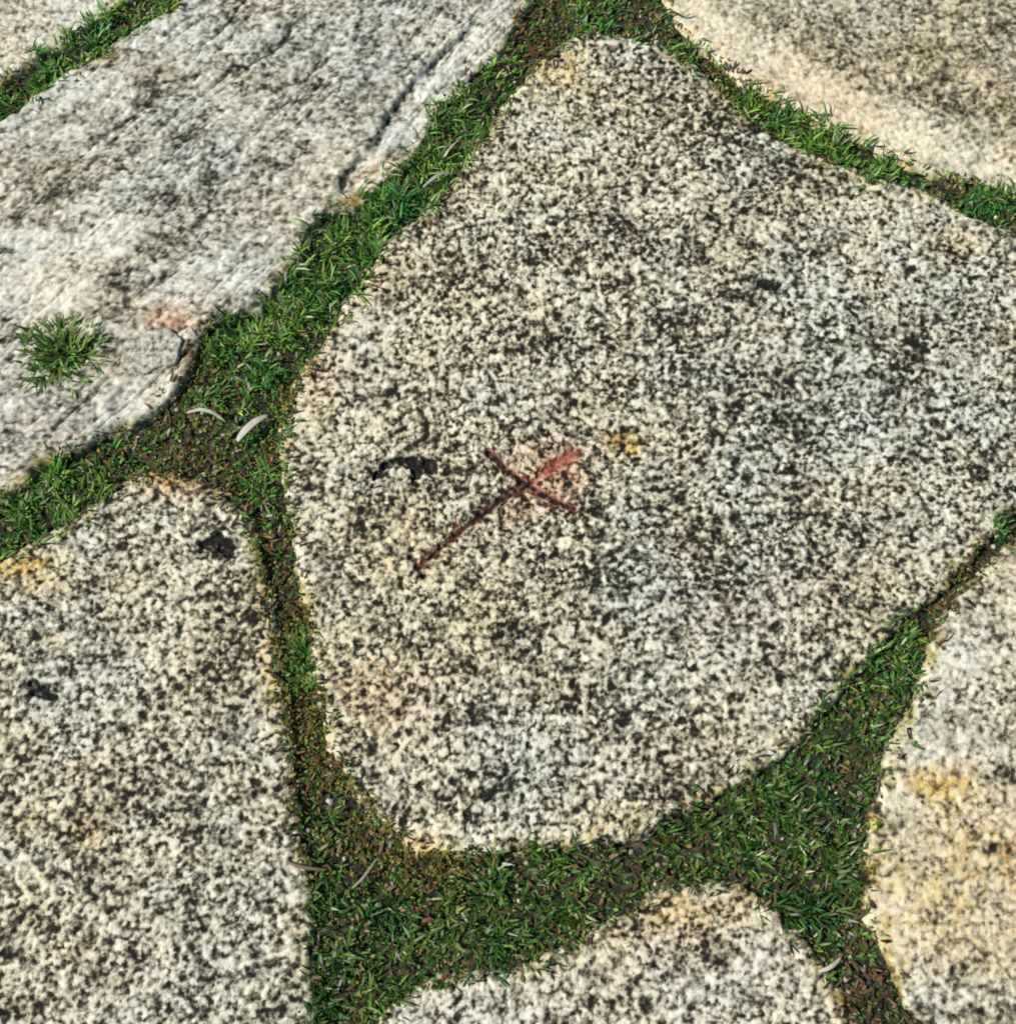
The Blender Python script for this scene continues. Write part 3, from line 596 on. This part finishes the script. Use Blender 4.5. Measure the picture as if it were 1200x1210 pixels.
def strip(name, pts, w, label, cat, colr, z=.004, arch=.002, parent=None):
    """a thin lying blade or straw with real thickness: a flattened tube along a curve"""
    s = np.array(pts, float); gx, gy = g(s[:, 0], s[:, 1]); t = np.linspace(0, 1, len(s)); tt = np.linspace(0, 1, 13)
    X = np.interp(tt, t, gx); Y = np.interp(tt, t, gy)
    for _ in range(2):
        X[1:-1] = .25 * X[:-2] + .5 * X[1:-1] + .25 * X[2:]; Y[1:-1] = .25 * Y[:-2] + .5 * Y[1:-1] + .25 * Y[2:]
    cx, cy = X.mean(), Y.mean(); dx, dy = np.gradient(X), np.gradient(Y); l = np.hypot(dx, dy); nxx, nyy = -dy / l, dx / l
    ww = w * PX * (np.sin(np.pi * np.clip(tt * .92 + .06, 0, 1)) ** .6 * .85 + .12); Z = arch * np.sin(np.pi * tt)
    vs = []; K_ = 8
    for j in range(K_):
        a = 2 * math.pi * j / K_
        vs.append(np.stack([X - cx + nxx * ww / 2 * math.cos(a), Y - cy + nyy * ww / 2 * math.cos(a), Z + .28 * ww * math.sin(a) + .12 * ww * math.cos(2 * a)], 1))
    V_ = np.stack(vs, 1).reshape(-1, 3); q = []
    for i in range(12):
        for j in range(K_): q.append((i * K_ + j, i * K_ + (j + 1) % K_, (i + 1) * K_ + (j + 1) % K_, (i + 1) * K_ + j))
    caps = np.array([[j for j in range(K_)][::-1], [12 * K_ + j for j in range(K_)]])
    c = np.tile(np.array(colr), (len(V_), 1)) * np.repeat(rng.uniform(.8, 1.12, (13, 1)), K_, 0)
    o = link(name, mesh_np(name, V_, [np.array(q), caps], STRAW, tint=c), label=label, cat=cat); o.location = (cx, cy, z); return o
strip('dry_leaf', [(281, 523), (290, 513), (303, 501), (318, 492)], 9.5, 'short broad cream dry leaf lying on dark moss at the joint crossing', 'leaf', (.62, .64, .52), .004, .003)
strip('straw', [(222, 490), (238, 487), (254, 491), (268, 501)], 5, 'thin curved pale straw just left of the cream dry leaf', 'straw', (.52, .52, .40), .005, .004)
strip('straw', [(966, 1148), (976, 1145), (985, 1139), (993, 1131)], 5.0, 'short pale straw on the right rim of the small bottom slab', 'straw', (.62, .56, .45), .001, .003)
strip('straw', [(500, 224), (512, 216), (522, 210), (534, 207)], 5, 'grey green dry stalk bent over the rim of the cross slab', 'straw', (.34, .40, .32), .005, .004)
strip('twig', [(338, 1018), (352, 1024), (370, 1027), (388, 1028)], 4, 'thin brown twig across the joint below left of the cross slab', 'twig', (.20, .15, .10), .001, .003)
strip('straw', [(416, 1050), (428, 1040), (438, 1026), (447, 1013)], 3.2, 'grey straw leaning near the brown twig in the grass', 'straw', (.30, .30, .22), .002, .003)

# broken chip of stone lying in the tip of the layered slab
def stone_chip(pts, label, z, th):
    p_ = np.array(pts + pts[:1], float); p_ = np.concatenate([np.linspace(p_[i], p_[i + 1], 8, endpoint=False) for i in range(len(pts))]); P = np.stack(g(p_[:, 0], p_[:, 1]), 1); c = P.mean(0); n = 96; m = 22; vs = []
    d = P - c; an = np.arctan2(d[:, 1], d[:, 0]); o_ = np.argsort(an); rad = np.hypot(d[:, 0], d[:, 1])
    aa = np.linspace(-math.pi, math.pi, n, endpoint=False); R_ = np.interp(aa, an[o_], rad[o_], period=2 * math.pi)
    for i in range(m + 1):
        f = i / m; k = min(1, (f / .8)) if f <= .8 else 1 - .12 * (f - .8) / .2
        zz = th * (1 - max(0, (k - .82) / .18) ** 2 * .35) if f <= .8 else th * .65 * (1 - (f - .8) / .2) - .004
        vs.append(np.stack([np.cos(aa) * R_ * k, np.sin(aa) * R_ * k, np.full(n, zz)], 1))
    V_ = np.concatenate(vs); w = 1.2 * MM * fbm(V_[:, 0], V_[:, 1], .02, 61, 3) + .9 * MM * fbm(V_[:, 0], V_[:, 1], .0055, 62, 2) + .06 * V_[:, 0]; V_[:, 2] += w
    V_[:, 0] += 1.2 * MM * fbm(V_[:, 1], V_[:, 2] + V_[:, 0], .012, 63, 2)
    q = np.array([(i * n + j, (i + 1) * n + j, (i + 1) * n + (j + 1) % n, i * n + (j + 1) % n) for i in range(m) for j in range(n)])
    at = {k: np.zeros(len(V_)) for k in ('pale', 'dark', 'ochre', 'pink', 'algae', 'black', 'paint')}; at['grain'] = fbm(V_[:, 0], V_[:, 1], .006, 64, 2)
    at['dark'] += .25
    o = link('stone_chip', mesh_np('stone_chip', V_, q, granite('granite_chip', 9, 1.2, .10, .55, -.06), at), label=label, cat='stone chip'); o.location = (c[0], c[1], z)
stone_chip([(140, 440), (147, 404), (163, 392), (203, 388), (219, 404), (209, 432), (186, 436), (170, 446)], 'flat grey broken stone chip at the tip of the layered slab beside the grass', -.0015, .006)
